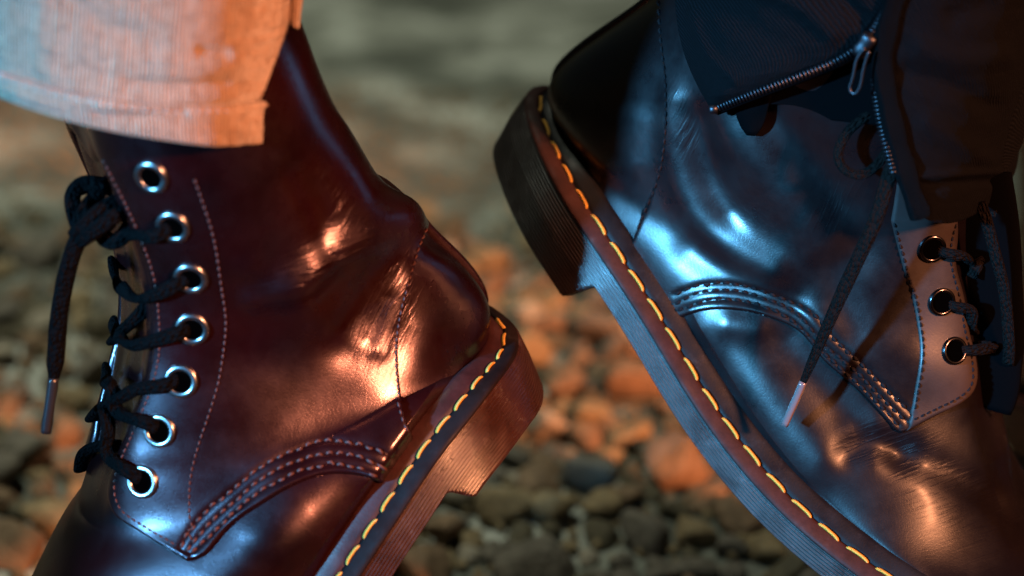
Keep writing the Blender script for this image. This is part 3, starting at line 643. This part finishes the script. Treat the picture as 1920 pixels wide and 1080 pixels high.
# zip teeth, slider and pull
def teeth(line, k, name):
    c = curve([PR.P(np.array(p, float), k(i)/1000.) for i, p in enumerate(line)], step=.00125); parts = []
    for i in range(len(c)-1):
        d = unit(c[i+1]-c[i]); sd = np.cross(PR.N, d)
        if i % 1 == 0:
            pts = np.array([c[i]-sd*.0011, c[i], c[i]+sd*.0011]); V, F, _ = sweep(pts, .00042, .0007, PR.N, 6); parts.append((V, F))
    V, F = joined(parts); o = mesh_from(name, V, F, ZIP, legR); o['kind'] = 'stuff'; return c
zl = [(1338, 205), (1430, 169), (1530, 131), (1600, 95), (1640, 52), (1668, 0), (1690, -60)]
c1 = teeth(zl, lambda i: [46, 51, 52, 52, 52, 52, 52][i], 'zip_teeth')
V, F, _ = sweep(c1, .0022, .0008, PR.N, 8); mesh_from('zip_tape', V-PR.N*.001, F, INNER, legR)
teeth([(1640, 150), (1645, 200), (1655, 250), (1668, 300), (1676, 330)], lambda i: 49, 'zip_teeth')
e = PR.P(np.array([1338., 205.]), .047); V, F, _ = sweep(np.array([e-RGT*.0012, e, e+RGT*.0012]), .0014, .0012, PR.N, 10); mesh_from('zip_stop', V, F, ZIP, legR)
sl = curve([PR.P(np.array(p, float), .0535) for p in [(1606, 104), (1618, 88), (1632, 66)]], n=7); V, F, _ = sweep(sl, .0026, .0014, PR.N, 12, taper=np.array([.7, .9, 1, .85, .9, 1, .8])); slid = mesh_from('zip_slider', V, F, ZIP, legR)
pc = [(1622, 90), (1608, 108), (1602, 130), (1596, 155), (1594, 170), (1602, 176), (1610, 168), (1617, 140), (1624, 112), (1630, 96)]
V, F, _ = sweep(curve([PR.P(np.array(p, float), .0555) for p in pc], step=.0008), .0005, .0005, PR.N, 8); mesh_from('zip_pull', V, F, ZIP, legR)

# ------------------------------------------------------------------ ground and stones
def gmat():
    m = mat('gravelly_soil', (.2, .2, .16), .9, .2); b = pbsdf(m)
    L_(m, ramp(m, noise(m, 11, 7, rough=.7), [(.28, (.025, .027, .022)), (.46, (.10, .105, .088)), (.53, (.19, .195, .165)), (.62, (.37, .38, .34))]), b.inputs['Base Color'])
    L_(m, bump(m, noise(m, 45, 5), .02, .8), b.inputs['Normal']); return m
GX = np.concatenate([np.linspace(-60, -1.2, 24), np.linspace(-1.15, 1.15, 180), np.linspace(1.2, 60, 24)])
GY = np.concatenate([np.linspace(-40, .0, 14), np.linspace(.03, 2.6, 220), np.linspace(2.7, 140, 40)])
X, Y = np.meshgrid(GX, GY, indexing='ij'); P = np.stack([X, Y, X*0], -1)
Z = .012*noise3(P*9, 3) + .006*noise3(P*30, 4) - .012
far = np.clip((Y-1.2)/.5, 0, 1); Z = Z*(.7+.8*far)
G = np.stack([X, Y, Z], -1)
tag(mesh_from('ground', G.reshape(-1, 3), quads(*G.shape[:2]), gmat()), kind='structure')

def stone_mesh(seed, sub=3):
    import bmesh
    bm = bmesh.new(); bmesh.ops.create_icosphere(bm, subdivisions=sub, radius=1)
    g = np.random.default_rng(seed); V = np.array([v.co for v in bm.verts]); F = np.array([[v.index for v in f.verts] for f in bm.faces]); bm.free()
    for _ in range(11):                                              # worn flats
        d = unit(g.normal(size=3)); h = g.uniform(.5, .85); over = np.clip(V@d-h, 0, None); V = V - d*(over*.88)[:, None]
    V = V*(1+.07*noise3(V*1.6, seed))[:, None]*np.array([1, g.uniform(.7, .95), g.uniform(.5, .8)]); return V, F
SV = [stone_mesh(100+i) for i in range(9)]
def stone_mat(name, c):
    m = mat(name, c, .75, .3); b = pbsdf(m); oi = N_(m, 'ShaderNodeObjectInfo'); geo = coords(m, 'Object')
    L_(m, ramp(m, noise(m, 3, 5), [(.3, tuple(x*.65 for x in c)), (.7, tuple(x*1.25 for x in c))]), b.inputs['Base Color'])
    L_(m, bump(m, noise(m, 9, 4), .06, .35), b.inputs['Normal']); return m
SM = [('grey', stone_mat('grey_stone', (.125, .108, .085))), ('sandy', stone_mat('sandy_stone', (.225, .165, .09))), ('tan', stone_mat('tan_stone', (.19, .122, .072))), ('olive', stone_mat('olive_stone', (.09, .075, .046))), ('pale', stone_mat('pale_stone', (.29, .25, .19)))]
def gz(x, y):
    i = np.clip(np.searchsorted(GX, x), 0, len(GX)-1); j = np.clip(np.searchsorted(GY, y), 0, len(GY)-1); return Z[i, j]
random.seed(21)
cand = []
cell = {}
for tries in range(26000):
    x = random.uniform(-.42, .42); y = random.uniform(.42, 1.34)
    if y > 1.08 and random.random() < ((y-1.08)/.14)**.6: continue
    r = random.choice([.005, .0065, .008, .009, .0105, .012, .015])*random.uniform(.85, 1.15)
    ok = True
    ci, cj = int(x/.03), int(y/.03)
    for a in (-1, 0, 1):
        for b_ in (-1, 0, 1):
            for (x2, y2, r2) in cell.get((ci+a, cj+b_), ()):
                if (x-x2)**2+(y-y2)**2 < ((r+r2)*.72)**2: ok = False; break
    if ok: cell.setdefault((ci, cj), []).append((x, y, r)); cand.append((x, y, r))
vis = []
for x, y, r in cand:
    z = gz(x, y)+r*random.uniform(.15, .65); p = project(np.array([x, y, z])); 
    inview = -20 < p[0] < 1940 and 250 < p[1] < 1110
    hid = 0
    if inview:
        pp = p[None]
        hid = inside(pp, [(170, 280), (560, 0), (800, 420), (1015, 740), (890, 915), (700, 1100), (90, 1100)])[0] or inside(pp, [(905, 290), (1030, 170), (1210, 0), (1920, 0), (1890, 950), (1700, 1100), (1490, 1080), (1100, 560), (1000, 490)])[0]
    vis.append((inview and not hid, x, y, z, r, p))
seen = sorted([v for v in vis if v[0]], key=lambda v: -v[4]/(v[2]+.1))[:290]; ids = set(id(v) for v in seen)
def place_word(p):
    x, y = p
    if x < 330:
        side = 'at the left edge' if x < 70 else 'near the oxblood laces'
        return ('low ' if y > 950 else 'beside the lace tip ' if y > 700 else 'beside the hanging lace ' if y > 520 else 'behind the lace knot ') + side
    if x > 1850: return 'beyond the black boot ' + ('by its laces' if y < 700 else 'by its toe')
    row = 'far back' if y < 520 else 'at heel height' if y < 640 else 'halfway down' if y < 780 else 'in front' if y < 900 else 'near the bottom' if y < 1000 else 'at the bottom edge'
    soleR = np.interp(y, [200, 560, 780, 1077], [905, 1110, 1256, 1489]); soleL = np.interp(y, [400, 590, 743, 915, 1077], [790, 930, 1019, 870, 715])
    f = (x-soleL)/max(soleR-soleL, 60)
    return row + (' close to the oxblood sole' if f < .27 else ' nearer the oxblood boot' if f < .5 else ' nearer the blue-lit boot' if f < .75 else ' close to the blue-lit sole')
def shape_word(k):
    e = np.ptp(SV[k][0], axis=0); e = np.sort(e)/e.max()
    return 'flat' if e[0] < .58 else 'oblong' if e[1] < .8 else 'chunky' if e[0] > .72 else 'oval'
meshes = {}
rest = []
for v in vis:
    _, x, y, z, r, p = v
    k = random.randrange(9); c = random.choices(range(5), [3, 3, 3, 2, 1])[0]
    e = (random.uniform(-.5, .5), random.uniform(-.5, .5), random.uniform(0, 6.28)); sc = r*1.12
    if id(v) in ids:
        if (k, c) not in meshes:
            o = mesh_from('pebble', *SV[k], SM[c][1]); meshes[(k, c)] = o.data
        else: o = bpy.data.objects.new('pebble', meshes[(k, c)]); COL.objects.link(o)
        o.location = (x, y, z); o.rotation_euler = e; o.scale = (sc,)*3
        tag(o, '%s %s %s pebble lying %s' % ('small' if r < .0085 else ('large' if r > .0125 else 'middling'), shape_word(k), SM[c][0], place_word(p)), 'pebble', 'pebbles strewn on the ground behind the boots')
    else: rest.append((k, c, (x, y, z), e, sc))
# grit between the stones
gp = []; gs = stone_mesh(77, 1)
for _ in range(5200):
    x = random.uniform(-.4, .4); y = random.uniform(.74, 1.5); r = random.uniform(.0012, .0038); a = random.uniform(0, 6.28)
    c_, s_ = math.cos(a), math.sin(a); gp.append(((gs[0]*r)@np.array([[c_, s_, 0], [-s_, c_, 0], [0, 0, 1]])+np.array([x, y, gz(x, y)+r*.5]), gs[1]))
V, F = joined(gp); tag(mesh_from('grit', V, F, SM[1][1]), kind='stuff', label='fine sandy grit scattered between the pebbles', cat='grit')
from mathutils import Euler
for c in range(5):
    parts = []
    for k, cc, loc, e, sc in rest:
        if cc != c: continue
        M = np.array(Euler(e).to_matrix()); parts.append(((SV[k][0]*sc)@M.T+np.array(loc), SV[k][1]))
    if not parts: continue
    V, F = joined(parts); mm = SM[c][1].copy(); mm.name = SM[c][1].name+'_bed'
    for n in mm.node_tree.nodes:
        if n.type == 'TEX_NOISE': n.inputs['Scale'].default_value *= 90
        if n.type == 'BUMP': n.inputs['Distance'].default_value = .0006
    tag(mesh_from('gravel', V, F, mm), kind='stuff', label='bed of loose %s gravel behind the boots' % SM[c][0], cat='gravel')
